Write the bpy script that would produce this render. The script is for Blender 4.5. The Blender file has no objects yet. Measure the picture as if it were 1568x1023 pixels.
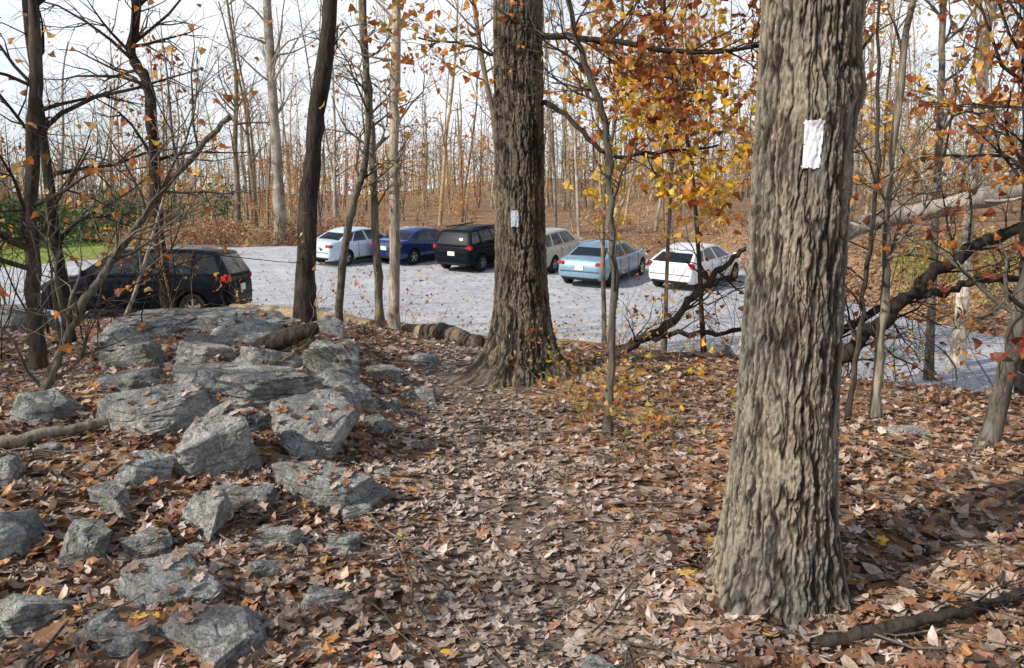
import bpy, math, bmesh
import numpy as np
from mathutils import Matrix, Vector
rng = np.random.default_rng(7)
scene = bpy.context.scene
COL = scene.collection

# ------------------------------------------------------------------ utils
def smooth(a, b, x):
    t = np.clip((np.asarray(x, float) - a) / (b - a), 0, 1)
    return t * t * (3 - 2 * t)

def _h(ix, iy, iz, seed):
    n = (ix * 374761393 + iy * 668265263 + iz * 2147483647 + seed * 974634777) & 0xffffffff
    n = ((n ^ (n >> 13)) * 1274126177) & 0xffffffff
    n = ((n ^ (n >> 16)) * 2246822519) & 0xffffffff
    return ((n ^ (n >> 15)) & 0xffffff) / float(0xffffff)

def vnoise(x, y, z, seed=0):
    x, y, z = np.broadcast_arrays(np.asarray(x, float), np.asarray(y, float), np.asarray(z, float))
    ix = np.floor(x).astype(np.int64); iy = np.floor(y).astype(np.int64); iz = np.floor(z).astype(np.int64)
    fx = x - ix; fy = y - iy; fz = z - iz
    fx = fx * fx * (3 - 2 * fx); fy = fy * fy * (3 - 2 * fy); fz = fz * fz * (3 - 2 * fz)
    r = 0
    for dx in (0, 1):
        for dy in (0, 1):
            for dz in (0, 1):
                w = (fx if dx else 1 - fx) * (fy if dy else 1 - fy) * (fz if dz else 1 - fz)
                r = r + w * _h(ix + dx, iy + dy, iz + dz, seed)
    return r * 2 - 1

def fbm(x, y, z, seed=0, o=3):
    r = 0; a = 1.0; f = 1.0
    for i in range(o):
        r = r + a * vnoise(np.asarray(x) * f, np.asarray(y) * f, np.asarray(z) * f, seed + i * 17)
        a *= .5; f *= 2.03
    return r

# ------------------------------------------------------------------ terrain
NX = [-60, -22, -12, -6, -2, 0.5, 2.5, 4.3, 6, 8, 12, 22, 60]
NY = [15, 17, 18.3, 19, 17.5, 16.3, 15.3, 13.6, 11, 8.5, 6, 2, -10]
FX = [-60, -22, -14, -8, -3, 2, 6, 9.3, 10.3, 14, 24, 60]
FY = [30, 33, 39, 41, 39.5, 37, 35, 32, 14.5, 10.5, 6.5, -5]
def near_e(x): return np.interp(x, NX, NY)
def far_e(x): return np.interp(x, FX, FY)
def in_lot(x, y, pad=0.0):
    return (y > near_e(x) - pad) & (y < far_e(x) + pad) & (x > -22 - pad) & (x < 60)
PXY = np.array([(.25, 1), (.17, 3), (-.05, 4.4), (-.2, 6), (-.5, 7.5), (-.55, 9), (-.2, 12), (.2, 17)])
def path_d(x, y):
    return np.abs(x - np.interp(y, PXY[:, 1], PXY[:, 0]))

def T(x, y):
    x = np.asarray(x, float); y = np.asarray(y, float)
    ye = near_e(x)
    z = -.92 * smooth(ye - 8, ye - .4, y)
    yy = np.clip(y, 0, 39)
    d = np.clip(yy - 26, 0, None)
    z = z + .085 * np.where(d < 2, d * d / 4, d - 1) * (1 - .75 * smooth(-14, -30, x))
    hl = smooth(-60, -12, x)
    z = z + .05 * np.clip(y - 40, 0, 110) * (.35 + .65 * hl) + .10 * np.clip(y - 150, 0, 200) * .5
    z = z + .33 * smooth(-.7, -2.3, x) * smooth(2.5, 5.5, y) * (1 - smooth(8.5, 12.5, y)) * (1 - .6 * smooth(-5, -9, x))
    z = z + 1.0 * smooth(9.5, 13, x) * smooth(0, 4, y - far_e(x))
    lot = smooth(-1.2, 0, y - ye) * (1 - smooth(0, 1.5, y - far_e(x)))
    z = z + (1 - lot) * .10 * fbm(x / 2.3, y / 2.3, 0, 3, 3) * (.4 + .6 * smooth(.2, 1.5, path_d(x, y)))
    z = z + (1 - lot) * .022 * fbm(x / .22, y / .22, 0, 9, 2) * (1 - smooth(14, 22, y))
    z = z + smooth(60, 130, y) * 1.2 * fbm(x / 40., y / 40., 0, 5, 2)
    z = z - .05 * (1 - smooth(.2, .7, path_d(x, y))) * (1 - smooth(12, 15, y))
    return z
def Tz(x, y): return float(T(x, y))

# ------------------------------------------------------------------ mesh builder
class MB:
    def __init__(s):
        s.V = []; s.C = []; s.F4 = []; s.F3 = []; s.M4 = []; s.M3 = []; s.n = 0
    def add(s, V, col, F4=None, F3=None, m=0):
        V = np.asarray(V, float); k = len(V)
        s.V.append(V)
        c = np.ones((k, 4)); c[:, :3] = col
        s.C.append(c)
        if F4 is not None and len(F4):
            F4 = np.asarray(F4); s.F4.append(F4 + s.n); s.M4.append(np.full(len(F4), m))
        if F3 is not None and len(F3):
            F3 = np.asarray(F3); s.F3.append(F3 + s.n); s.M3.append(np.full(len(F3), m))
        s.n += k
    def tube(s, P, R, k=6, m=0, col=(.5, .5, .5), cap=False, capm=None):
        P = np.asarray(P, float); R = np.asarray(R, float); n = len(P)
        Tn = np.gradient(P, axis=0); Tn /= (np.linalg.norm(Tn, axis=1, keepdims=True) + 1e-9)
        mt = np.abs(Tn.mean(0)); ref = np.zeros(3); ref[int(np.argmin(mt))] = 1
        A = np.cross(Tn, ref); A /= (np.linalg.norm(A, axis=1, keepdims=True) + 1e-9)
        Bn = np.cross(Tn, A)
        a = np.arange(k) * 2 * np.pi / k
        V = P[:, None] + R[:, None, None] * (np.cos(a)[None, :, None] * A[:, None] + np.sin(a)[None, :, None] * Bn[:, None])
        i = np.arange(n - 1)[:, None] * k; j = np.arange(k)[None]; j2 = (j + 1) % k
        F = np.stack([i + j, i + j2, i + k + j2, i + k + j], -1).reshape(-1, 4)
        V = V.reshape(-1, 3)
        s.add(V, col, F4=F, m=m)
        if cap:
            cm = m if capm is None else capm
            s.add(np.vstack([V[:k], P[0:1]]), col, F3=[(k, (t + 1) % k, t) for t in range(k)], m=cm)
            s.add(np.vstack([V[-k:], P[-1:]]), col, F3=[(k, t, (t + 1) % k) for t in range(k)], m=cm)
    def scatter(s, tv, tf, pos, nrm, size, col, m=1, spin=None, r=rng, jitter=None):
        N = len(pos)
        if N == 0: return
        tv = np.asarray(tv, float); k = len(tv)
        nrm = nrm / np.linalg.norm(nrm, axis=1, keepdims=True)
        q = r.normal(size=(N, 3)) if spin is None else spin
        u = np.cross(nrm, q); u /= (np.linalg.norm(u, axis=1, keepdims=True) + 1e-9)
        v = np.cross(nrm, u)
        tz = tv[None, :, 2] * (1 if jitter is None else jitter[:, None])
        V = pos[:, None] + size[:, None, None] * (tv[None, :, 0, None] * u[:, None] + tv[None, :, 1, None] * v[:, None] + tz[..., None] * nrm[:, None])
        F = (np.asarray(tf)[None] + (np.arange(N) * k)[:, None, None]).reshape(-1, 3)
        c = np.repeat(col, k, axis=0)
        s.add(V.reshape(-1, 3), c, F3=F, m=m)
    def mesh(s, name, mats):
        V = np.vstack(s.V); C = np.vstack(s.C)
        F4 = np.vstack(s.F4) if s.F4 else np.zeros((0, 4), int)
        F3 = np.vstack(s.F3) if s.F3 else np.zeros((0, 3), int)
        M = np.concatenate((s.M4 + s.M3)) if (s.M4 or s.M3) else np.zeros(0)
        me = bpy.data.meshes.new(name)
        me.vertices.add(len(V)); me.vertices.foreach_set('co', V.astype(np.float32).ravel())
        L = np.concatenate([F4.ravel(), F3.ravel()]).astype(np.int32)
        me.loops.add(len(L)); me.loops.foreach_set('vertex_index', L)
        st = np.concatenate([np.arange(len(F4)) * 4, len(F4) * 4 + np.arange(len(F3)) * 3]).astype(np.int32)
        me.polygons.add(len(st)); me.polygons.foreach_set('loop_start', st)
        me.polygons.foreach_set('material_index', M.astype(np.int32))
        me.polygons.foreach_set('use_smooth', np.concatenate([np.ones(len(F4), bool), np.zeros(len(F3), bool)]))
        for mt in mats: me.materials.append(mt)
        me.update(calc_edges=True)
        at = me.color_attributes.new('Col', 'FLOAT_COLOR', 'POINT')
        at.data.foreach_set('color', C.astype(np.float32).ravel())
        return me
    def build(s, name, mats, parent=None):
        ob = bpy.data.objects.new(name, s.mesh(name, mats)); COL.objects.link(ob)
        if parent: ob.parent = parent
        return ob

# ------------------------------------------------------------------ materials
def newmat(name):
    m = bpy.data.materials.new(name); m.use_nodes = True
    nt = m.node_tree; b = nt.nodes['Principled BSDF']
    return m, nt, b
def N(nt, t, **kw):
    n = nt.nodes.new(t)
    for k, v in kw.items(): setattr(n, k, v)
    return n
def ramp(nt, stops, interp='LINEAR'):
    r = nt.nodes.new('ShaderNodeValToRGB'); cr = r.color_ramp; cr.interpolation = interp
    while len(cr.elements) > 1: cr.elements.remove(cr.elements[-1])
    cr.elements[0].position = stops[0][0]; cr.elements[0].color = (*stops[0][1], 1)
    for p, c in stops[1:]:
        e = cr.elements.new(p); e.color = (*c, 1)
    return r
def mixc(nt, a, b, f, mode='MIX'):
    m = nt.nodes.new('ShaderNodeMix'); m.data_type = 'RGBA'; m.blend_type = mode
    for s, v in ((6, a), (7, b), (0, f)):
        if isinstance(v, bpy.types.NodeSocket): nt.links.new(v, m.inputs[s])
        else: m.inputs[s].default_value = (*v, 1) if isinstance(v, tuple) else v
    return m.outputs[2]
def coords(nt, scale=(1, 1, 1), kind='Object'):
    tc = nt.nodes.new('ShaderNodeTexCoord'); mp = nt.nodes.new('ShaderNodeMapping')
    mp.inputs['Scale'].default_value = scale
    nt.links.new(tc.outputs[kind], mp.inputs[0]); return mp.outputs[0]
def noise(nt, vec, sc, det=4, rough=.55, dist=0):
    n = N(nt, 'ShaderNodeTexNoise'); n.inputs['Scale'].default_value = sc
    n.inputs['Detail'].default_value = det; n.inputs['Roughness'].default_value = rough
    n.inputs['Distortion'].default_value = dist
    nt.links.new(vec, n.inputs['Vector']); return n.outputs[0]
def bump(nt, b, h, strength=.5, dist=.01):
    bp = N(nt, 'ShaderNodeBump'); bp.inputs['Strength'].default_value = strength
    bp.inputs['Distance'].default_value = dist
    nt.links.new(h, bp.inputs['Height']); nt.links.new(bp.outputs[0], b.inputs['Normal'])
def mul(nt, s, k):
    f = N(nt, 'ShaderNodeMath', operation='MULTIPLY'); f.inputs[1].default_value = k; nt.links.new(s, f.inputs[0]); return f.outputs[0]

def bark_mat(name, dark, light, sc=1.0):
    m, nt, b = newmat(name)
    v = coords(nt, (sc * 30, sc * 30, sc * 6))
    n1 = noise(nt, v, 1.0, 5, .65, .6)
    r = ramp(nt, [(.33, dark), (.62, light)]); nt.links.new(n1, r.inputs[0])
    v2 = coords(nt, (1, 1, .7)); n2 = noise(nt, v2, 2.2, 3)
    r2 = ramp(nt, [(.35, (.55, .55, .55)), (.65, (1.25, 1.25, 1.2))]); nt.links.new(n2, r2.inputs[0])
    c = mixc(nt, r.outputs[0], r2.outputs[0], 1.0, 'MULTIPLY')
    oi = nt.nodes.new('ShaderNodeObjectInfo')
    r3 = ramp(nt, [(0, (.6, .6, .62)), (1, (1.3, 1.25, 1.2))]); nt.links.new(oi.outputs['Random'], r3.inputs[0])
    c = mixc(nt, c, r3.outputs[0], 1.0, 'MULTIPLY')
    nt.links.new(c, b.inputs['Base Color']); b.inputs['Roughness'].default_value = .9
    b.inputs['Specular IOR Level'].default_value = .15
    bump(nt, b, n1, .9, .012)
    return m
M_bark_dark = bark_mat('bark_dark', (.016, .014, .013), (.075, .064, .056))
M_bark_grey = bark_mat('bark_grey', (.06, .054, .046), (.24, .22, .18))
M_bark_tan = bark_mat('bark_tan', (.13, .10, .07), (.46, .37, .26))
M_bark_pale = bark_mat('bark_pale', (.18, .16, .13), (.54, .49, .42))

def leaf_mat(name='dry_leaf', trans=.25):
    m, nt, b = newmat(name)
    a = N(nt, 'ShaderNodeAttribute', attribute_name='Col')
    v = coords(nt, (1, 1, 1)); n = noise(nt, v, 45, 3)
    r = ramp(nt, [(.3, (.62, .6, .58)), (.7, (1.2, 1.2, 1.2))]); nt.links.new(n, r.inputs[0])
    c = mixc(nt, a.outputs['Color'], r.outputs[0], 1.0, 'MULTIPLY')
    nt.links.new(c, b.inputs['Base Color']); b.inputs['Roughness'].default_value = .5
    b.inputs['Specular IOR Level'].default_value = .4
    tr = nt.nodes.new('ShaderNodeBsdfTranslucent'); nt.links.new(c, tr.inputs[0])
    mx = nt.nodes.new('ShaderNodeMixShader'); mx.inputs[0].default_value = trans
    nt.links.new(b.outputs[0], mx.inputs[1]); nt.links.new(tr.outputs[0], mx.inputs[2])
    nt.links.new(mx.outputs[0], nt.nodes['Material Output'].inputs[0])
    return m
M_leaf = leaf_mat('dry_leaf', .12)
M_leaf_tree = leaf_mat('tree_leaf', .45)

def hero_bark(name, lo, mid, hi, lich=.3):
    m, nt, b = newmat(name)
    a = N(nt, 'ShaderNodeAttribute', attribute_name='Col')
    sp = nt.nodes.new('ShaderNodeSeparateColor'); nt.links.new(a.outputs['Color'], sp.inputs[0])
    v = coords(nt, (80, 80, 26)); n1 = noise(nt, v, 1, 6, .7, .8)
    ad = N(nt, 'ShaderNodeMath', operation='ADD')
    nt.links.new(mul(nt, n1, .65), ad.inputs[0]); nt.links.new(mul(nt, sp.outputs[0], .6), ad.inputs[1])
    r = ramp(nt, [(.28, lo), (.56, mid), (.98, hi)]); nt.links.new(ad.outputs[0], r.inputs[0])
    v2 = coords(nt, (1, 1, .6)); n2 = noise(nt, v2, 4, 4)
    r2 = ramp(nt, [(.35, (.62, .66, .66)), (.65, (1.15, 1.08, 1.0))]); nt.links.new(n2, r2.inputs[0])
    c = mixc(nt, r.outputs[0], r2.outputs[0], 1, 'MULTIPLY')
    n3 = noise(nt, v2, 26, 3); r3 = ramp(nt, [(.58, (0, 0, 0)), (.7, (1, 1, 1))]); nt.links.new(n3, r3.inputs[0])
    c = mixc(nt, c, (.26, .28, .25), mul(nt, r3.outputs[0], lich))
    nt.links.new(c, b.inputs['Base Color']); b.inputs['Roughness'].default_value = .95
    b.inputs['Specular IOR Level'].default_value = .1
    bump(nt, b, n1, 1.0, .008)
    return m
M_hero = hero_bark('bark_furrowed', (.016, .013, .011), (.115, .10, .082), (.38, .34, .285), .25)
M_hero2 = hero_bark('bark_furrowed_dark', (.012, .010, .009), (.072, .060, .048), (.24, .205, .16), .15)

def rock_mat(name, moss=0.0, tone=1.0):
    m, nt, b = newmat(name)
    v = coords(nt, (1, 1, 1))
    oi = nt.nodes.new('ShaderNodeObjectInfo')
    of = N(nt, 'ShaderNodeVectorMath', operation='ADD'); nt.links.new(v, of.inputs[0]); nt.links.new(oi.outputs['Location'], of.inputs[1]); v = of.outputs[0]
    n1 = noise(nt, v, 4.5, 8, .7, .4)
    r = ramp(nt, [(.3, (.12 * tone, .12 * tone, .118 * tone)), (.5, (.28 * tone, .28 * tone, .272 * tone)), (.7, (.45 * tone, .45 * tone, .435 * tone))])
    nt.links.new(n1, r.inputs[0])
    n2 = noise(nt, v, 8, 6, .62, 1.2); r2 = ramp(nt, [(.51, (0, 0, 0)), (.55, (1, 1, 1))]); nt.links.new(n2, r2.inputs[0])
    c = mixc(nt, r.outputs[0], (.60, .62, .58), mul(nt, r2.outputs[0], .65))
    n5 = noise(nt, v, 13, 5, .6, .8); r5 = ramp(nt, [(.57, (0, 0, 0)), (.63, (1, 1, 1))]); nt.links.new(n5, r5.inputs[0])
    c = mixc(nt, c, (.27, .29, .20), mul(nt, r5.outputs[0], .55))
    n4 = noise(nt, v, 2.6, 4, .6, .6); r4 = ramp(nt, [(.50, (0, 0, 0)), (.64, (1, 1, 1))]); nt.links.new(n4, r4.inputs[0])
    c = mixc(nt, c, (.17, .18, .08) if moss > 0 else (.36, .31, .23), mul(nt, r4.outputs[0], .3 + moss))
    n3 = noise(nt, v, 60, 4, .7)
    r3 = ramp(nt, [(.3, (.5, .5, .5)), (.7, (1.35, 1.35, 1.35))]); nt.links.new(n3, r3.inputs[0])
    c = mixc(nt, c, r3.outputs[0], 1, 'MULTIPLY')
    vs = coords(nt, (4, 4, 38)); ns = noise(nt, vs, 1, 6, .65, .8)
    rs = ramp(nt, [(.36, (.22, .22, .22)), (.44, (1, 1, 1))]); nt.links.new(ns, rs.inputs[0])
    c = mixc(nt, c, rs.outputs[0], .75, 'MULTIPLY')
    nt.links.new(c, b.inputs['Base Color']); b.inputs['Roughness'].default_value = .85
    b.inputs['Specular IOR Level'].default_value = .25
    ad = N(nt, 'ShaderNodeMath', operation='ADD'); nt.links.new(n3, ad.inputs[0]); nt.links.new(ns, ad.inputs[1])
    bump(nt, b, ad.outputs[0], 1.0, .03)
    return m
M_rock = rock_mat('rock_schist'); M_rock_m = rock_mat('rock_mossy', .3, .92); M_rock_l = rock_mat('rock_pale', 0, 1.22)

def simple(name, col, rough=.5, metal=0., coat=0., spec=.5):
    m, nt, b = newmat(name)
    v = coords(nt); n = noise(nt, v, 6, 3)
    r = ramp(nt, [(.3, tuple(c * .88 for c in col)), (.7, tuple(min(1, c * 1.08) for c in col))]); nt.links.new(n, r.inputs[0])
    nt.links.new(r.outputs[0], b.inputs['Base Color'])
    b.inputs['Roughness'].default_value = rough; b.inputs['Metallic'].default_value = metal
    b.inputs['Coat Weight'].default_value = coat; b.inputs['Coat Roughness'].default_value = .02
    b.inputs['Specular IOR Level'].default_value = spec
    return m

def ground_mat():
    m, nt, b = newmat('forest_floor')
    a = N(nt, 'ShaderNodeAttribute', attribute_name='Col')
    sp = nt.nodes.new('ShaderNodeSeparateColor'); nt.links.new(a.outputs['Color'], sp.inputs[0])
    v = coords(nt)
    nd = N(nt, 'ShaderNodeTexNoise'); nd.inputs['Scale'].default_value = 18; nt.links.new(v, nd.inputs['Vector'])
    mv = mixc(nt, v, nd.outputs['Color'], .04)
    vo = N(nt, 'ShaderNodeTexVoronoi'); vo.inputs['Scale'].default_value = 13; nt.links.new(mv, vo.inputs['Vector'])
    s2 = nt.nodes.new('ShaderNodeSeparateColor'); nt.links.new(vo.outputs['Color'], s2.inputs[0])
    r = ramp(nt, [(0, (.08, .05, .035)), (.2, (.24, .13, .07)), (.4, (.42, .22, .10)), (.58, (.38, .26, .17)), (.78, (.54, .38, .26)), (.93, (.60, .32, .11))], 'CONSTANT')
    nt.links.new(s2.outputs[0], r.inputs[0])
    n1 = noise(nt, v, 7, 6, .7); r1 = ramp(nt, [(.3, (.03, .022, .018)), (.7, (.12, .09, .07))]); nt.links.new(n1, r1.inputs[0])
    n2 = noise(nt, v, 1.3, 4); r2 = ramp(nt, [(.4, (0, 0, 0)), (.6, (1, 1, 1))]); nt.links.new(n2, r2.inputs[0])
    fm = N(nt, 'ShaderNodeMath', operation='MULTIPLY_ADD'); fm.inputs[1].default_value = -.3; fm.inputs[2].default_value = .88
    nt.links.new(r2.outputs[0], fm.inputs[0])
    c = mixc(nt, r1.outputs[0], r.outputs[0], fm.outputs[0])
    rs = ramp(nt, [(.3, (.06, .052, .045)), (.7, (.20, .175, .15))]); nt.links.new(n1, rs.inputs[0])
    c = mixc(nt, c, rs.outputs[0], sp.outputs[0])
    rg = ramp(nt, [(.3, (.09, .14, .03)), (.7, (.28, .38, .08))]); nt.links.new(n1, rg.inputs[0])
    c = mixc(nt, c, rg.outputs[0], sp.outputs[1])
    nt.links.new(c, b.inputs['Base Color']); b.inputs['Roughness'].default_value = .95
    b.inputs['Specular IOR Level'].default_value = .1
    bump(nt, b, vo.outputs['Distance'], .7, .03)
    return m
def gravel_mat():
    m, nt, b = newmat('gravel')
    v = coords(nt)
    n1 = noise(nt, v, 1.1, 5, .65, .5); r = ramp(nt, [(.3, (.35, .36, .385)), (.55, (.48, .49, .51)), (.75, (.60, .60, .61))]); nt.links.new(n1, r.inputs[0])
    vo = N(nt, 'ShaderNodeTexVoronoi'); vo.inputs['Scale'].default_value = 38; nt.links.new(v, vo.inputs['Vector'])
    s2 = nt.nodes.new('ShaderNodeSeparateColor'); nt.links.new(vo.outputs['Color'], s2.inputs[0])
    r2 = ramp(nt, [(0, (.6, .6, .62)), (1, (1.3, 1.3, 1.3))]); nt.links.new(s2.outputs[0], r2.inputs[0])
    c = mixc(nt, r.outputs[0], r2.outputs[0], 1, 'MULTIPLY')
    vw = N(nt, 'ShaderNodeTexVoronoi'); vw.inputs['Scale'].default_value = 3.4; nt.links.new(v, vw.inputs['Vector'])
    rl = ramp(nt, [(.07, (1, 1, 1)), (.12, (0, 0, 0))]); nt.links.new(vw.outputs['Distance'], rl.inputs[0])
    c = mixc(nt, c, (.30, .21, .14), mul(nt, rl.outputs[0], .8))
    nt.links.new(c, b.inputs['Base Color']); b.inputs['Roughness'].default_value = .9
    bump(nt, b, vo.outputs['Distance'], .6, .015)
    return m

# ------------------------------------------------------------------ ground
def axis(a, b, step, lo, hi, g=1.16):
    c = list(np.arange(a, b + 1e-6, step))
    s = step; x = a; left = []
    while x > lo: s *= g; x -= s; left.append(x)
    s = step; x = b; right = []
    while x < hi: s *= g; x += s; right.append(x)
    return np.array(left[::-1] + c + right)
xs = axis(-6.5, 6.5, .075, -500, 500, 1.09)
ys = axis(1.2, 13, .075, -300, 800, 1.05)
X, Y = np.meshgrid(xs, ys)
V = np.stack([X, Y, T(X, Y)], -1).reshape(-1, 3)
ny, nx = X.shape
i = np.arange(ny - 1)[:, None] * nx; j = np.arange(nx - 1)[None]
F = np.stack([i + j, i + j + 1, i + nx + j + 1, i + nx + j], -1).reshape(-1, 4)
pm = (1 - smooth(.15, .65, path_d(X, Y))) * (1 - smooth(15, 17, Y)) * .8
gm = smooth(-17, -21, X) * smooth(20, 30, Y) * (1 - smooth(60, 75, Y)) * .9
C = np.stack([pm, gm, 0 * pm], -1).reshape(-1, 3)
B = MB(); B.add(V, C, F4=F); B.build('ground', [ground_mat()])

lx = np.concatenate([np.arange(-22, 9, .35), np.arange(9, 12, .08), np.arange(12, 60, .5)])
vv = np.linspace(0, 1, 70)
LX = np.repeat(lx[:, None], 70, 1)
n_e = near_e(lx) + .35 * fbm(lx * .9, 0, 0, 21); f_e = far_e(lx) + .3 * fbm(lx * .7, 5, 0, 22)
LY = n_e[:, None] * (1 - vv) + f_e[:, None] * vv
LZ = T(LX, LY) + .035
LZ[:, 0] -= .06; LZ[:, -1] -= .06
V = np.stack([LX, LY, LZ], -1).reshape(-1, 3)
i = np.arange(len(lx) - 1)[:, None] * 70; j = np.arange(69)[None]
F = np.stack([i + j, i + 70 + j, i + 71 + j, i + j + 1], -1).reshape(-1, 4)
B = MB(); B.add(V, (1, 1, 1), F4=F); B.build('gravel_parking_lot', [gravel_mat()])

# ------------------------------------------------------------------ rocks
def ico(n):
    b = bmesh.new(); bmesh.ops.create_icosphere(b, subdivisions=n, radius=1)
    V = np.array([v.co[:] for v in b.verts]); F = np.array([[v.index for v in f.verts] for f in b.faces]); b.free()
    return V, F
IV5, IF5 = ico(6)
IV4, IF4 = ico(5)
def rock_geo(seed, big):
    r = np.random.default_rng(seed)
    D, Fq = (IV5, IF5) if big else (IV4, IF4)
    nrm = []
    a0 = r.uniform(0, 6.28)
    for q in range(6):
        a = a0 + q * 1.047 + r.normal(0, .35); nrm.append([math.cos(a), math.sin(a), r.uniform(-.1, .6)])
    for q in range(4): nrm.append(r.normal(size=3) * [1, 1, .7] + [0, 0, .7])
    nrm += [[r.normal(0, .2), r.normal(0, .2), 1], [0, 0, -1]]
    nrm = np.array(nrm); nrm /= np.linalg.norm(nrm, axis=1, keepdims=True)
    dist = np.concatenate([r.uniform(.45, .85, 6), r.uniform(.5, .85, 4), [.5, .6]])
    q = D @ nrm.T
    rad = np.where(q > .05, dist[None] / np.maximum(q, .05), 9.)
    k = 75.; rr = -np.log(np.exp(-k * np.minimum(rad, 2.2)).sum(1)) / k
    P = D * rr[:, None]
    s = seed * 3.1
    fn = fbm(P[:, 0] * 2.6 + s, P[:, 1] * 2.6, P[:, 2] * 4.5, 1, 6)
    P = P * (1 + .06 * fn[:, None])
    ridg = np.abs(vnoise(P[:, 0] * 2.6 + s, P[:, 1] * 2.6, P[:, 2] * 6, 4))
    P = P * (1 - .06 * (1 - smooth(0, .12, ridg))[:, None])
    st = vnoise(P[:, 0] * 1.2 + s, P[:, 1] * 1.2, np.round(P[:, 2] * 7) * 3.3, 2)
    P[:, :2] *= (1 + .07 * st)[:, None]
    P /= np.abs(P).max(0)
    return P, Fq
rocks = []
def rock(name, x, y, w, dp, h, seed, mat, zoff=None, tilt=(0, 0), rot=0, big=False, sc=1):
    w *= 1.2 * sc; dp *= 1.15 * sc; h *= .98 * sc
    P, Fq = rock_geo(seed, big)
    P = P * np.array([w / 2, dp / 2, h / 2])
    B = MB(); B.add(P, (1, 1, 1), F3=Fq)
    me = B.mesh(name, [mat]); me.polygons.foreach_set('use_smooth', np.ones(len(me.polygons), bool)); me.update()
    try: me.set_sharp_from_angle(angle=math.radians(25))
    except Exception: pass
    ob = bpy.data.objects.new(name, me); COL.objects.link(ob)
    ob.rotation_euler = (tilt[0], tilt[1], rot)
    ob.location = (x, y, Tz(x, y) + (h * .12 if zoff is None else zoff - .02)); rocks.append(ob); return ob
RL, RM, RR = M_rock_l, M_rock_m, M_rock
rock('rock_outcrop', -3.85, 8.7, 2.5, 1.9, .58, 101, RR, .04, (.05, -.05), .1, True)
rock('boulder', -2.5, 7.6, .95, .9, .48, 102, RL, .03, (.1, .15), .4, True)
rock('boulder', -1.55, 6.6, .62, .8, .55, 103, RM, .06, (.1, .5), .2, True)
rock('boulder', -1.85, 5.55, .95, .7, .28, 104, RL, .07, (.12, .05), .1, True)
rock('boulder', -1.20, 4.9, .58, .85, .30, 105, RL, .12, (.42, .25), -.2, True)
rock('boulder', -1.66, 4.35, .52, .45, .40, 106, RL, .12, (.5, -.35), .5, True)
rock('boulder', -2.2, 4.75, .74, .6, .32, 107, RL, .07, (.3, -.1), .2, True)
rock('boulder', -1.0, 4.15, .56, .45, .30, 108, RR, .06, (.15, .1), -.2, True)
rock('boulder', -1.45, 3.7, .34, .32, .30, 109, RR, .07, (.2, .2), .3, True)
rock('boulder', -1.9, 3.35, .25, .26, .24, 110, RM, .05, (.1, .2), .3)
rock('boulder', -1.42, 3.12, .42, .40, .20, 111, RR, .04, (.25, 0), .2, True)
rock('boulder', -2.25, 3.4, .38, .42, .30, 112, RR, .05)
rock('boulder', -1.8, 2.85, .42, .36, .18, 113, RM, .02, (.1, .1), .7)
rock('rock', -.80, 3.62, .22, .2, .12, 114, RR)
rock('rock', -.78, 3.12, .2, .17, .12, 115, RR)
rock('boulder', -1.1, 2.75, .40, .34, .2, 116, RR, .02, (.15, 0), .5, big=True)
rock('boulder', -3.35, 6.9, .55, .5, .40, 117, RR, .12, (.3, .2), .5)
rock('boulder', -3.05, 6.3, .42, .36, .30, 118, RM, .08, (.2, -.2), .3)
rock('rock', -.29, 3.25, .13, .10, .06, 119, RM)
rock('rock', .33, 2.72, .14, .16, .10, 120, RR)
rock('rock', -.8, 7.0, .34, .26, .18, 121, RR)
rock('rock', 2.75, 5.45, .40, .3, .12, 122, RL)
rock('rock', -2.35, 5.75, .34, .28, .22, 123, RR)
rock('boulder', -2.75, 5.6, .60, .5, .22, 124, RM)
rock('rock', -1.4, 3.98, .36, .22, .14, 125, RR)
rock('rock', -1.98, 3.75, .28, .24, .16, 126, RL)
rock('rock', -1.42, 2.72, .22, .2, .12, 127, RR)
rock('rock', -.76, 4.3, .18, .16, .12, 128, RR)
rock('boulder', -1.32, 6.0, .5, .45, .30, 129, RL, .07, (.2, .4), 0)
rock('boulder', 2.65, 10.6, .95, .6, .42, 130, RR)
rock('boulder', -2.0, 8.6, .55, .5, .36, 131, RL, .05, (.2, .3))
rock('boulder', -6.2, 9.8, 1.2, .8, .6, 132, RL)
rock('boulder', -2.6, 3.9, .36, .36, .24, 133, RR)
rock('rock', -.95, 8.6, .42, .36, .18, 138, RR)
rock('rock', -1.6, 5.05, .36, .3, .2, 139, RR, .03, (.2, .1), .6)
rock('rock', -2.5, 6.5, .5, .4, .24, 142, RL, .04, (.1, .1), .2)
rock('boulder', -1.95, 6.25, .5, .4, .32, 143, RR, .07, (.2, .2), 1.0)
rock('boulder', -2.9, 4.9, .40, .36, .24, 144, RR, .05, (.1, .2), .4)
rock('rock', -1.95, 4.1, .3, .26, .2, 145, RL, .06, (.2, .3), .9)
rock('rock', -1.65, 3.45, .22, .2, .16, 146, RR)
rock('rock', -1.12, 3.62, .26, .2, .13, 147, RL)
rock('rock', -1.12, 3.35, .2, .16, .1, 148, RR)
rock('rock', -1.75, 7.4, .45, .4, .3, 149, RR, .05, (.1, .3), .3)
rock('rock', -1.2, 7.4, .36, .3, .22, 160, RR)
rock('rock', -2.15, 2.95, .26, .22, .16, 161, RR)
rock('rock', -.98, 5.5, .26, .22, .16, 162, RL)
rock('rock', -2.85, 7.3, .5, .4, .3, 163, RL)
rock('rock', -1.0, 6.3, .24, .2, .14, 164, RR)
B = MB(); sg = [rock_geo(150 + q, False) for q in range(4)]
r = np.random.default_rng(77)
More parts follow.
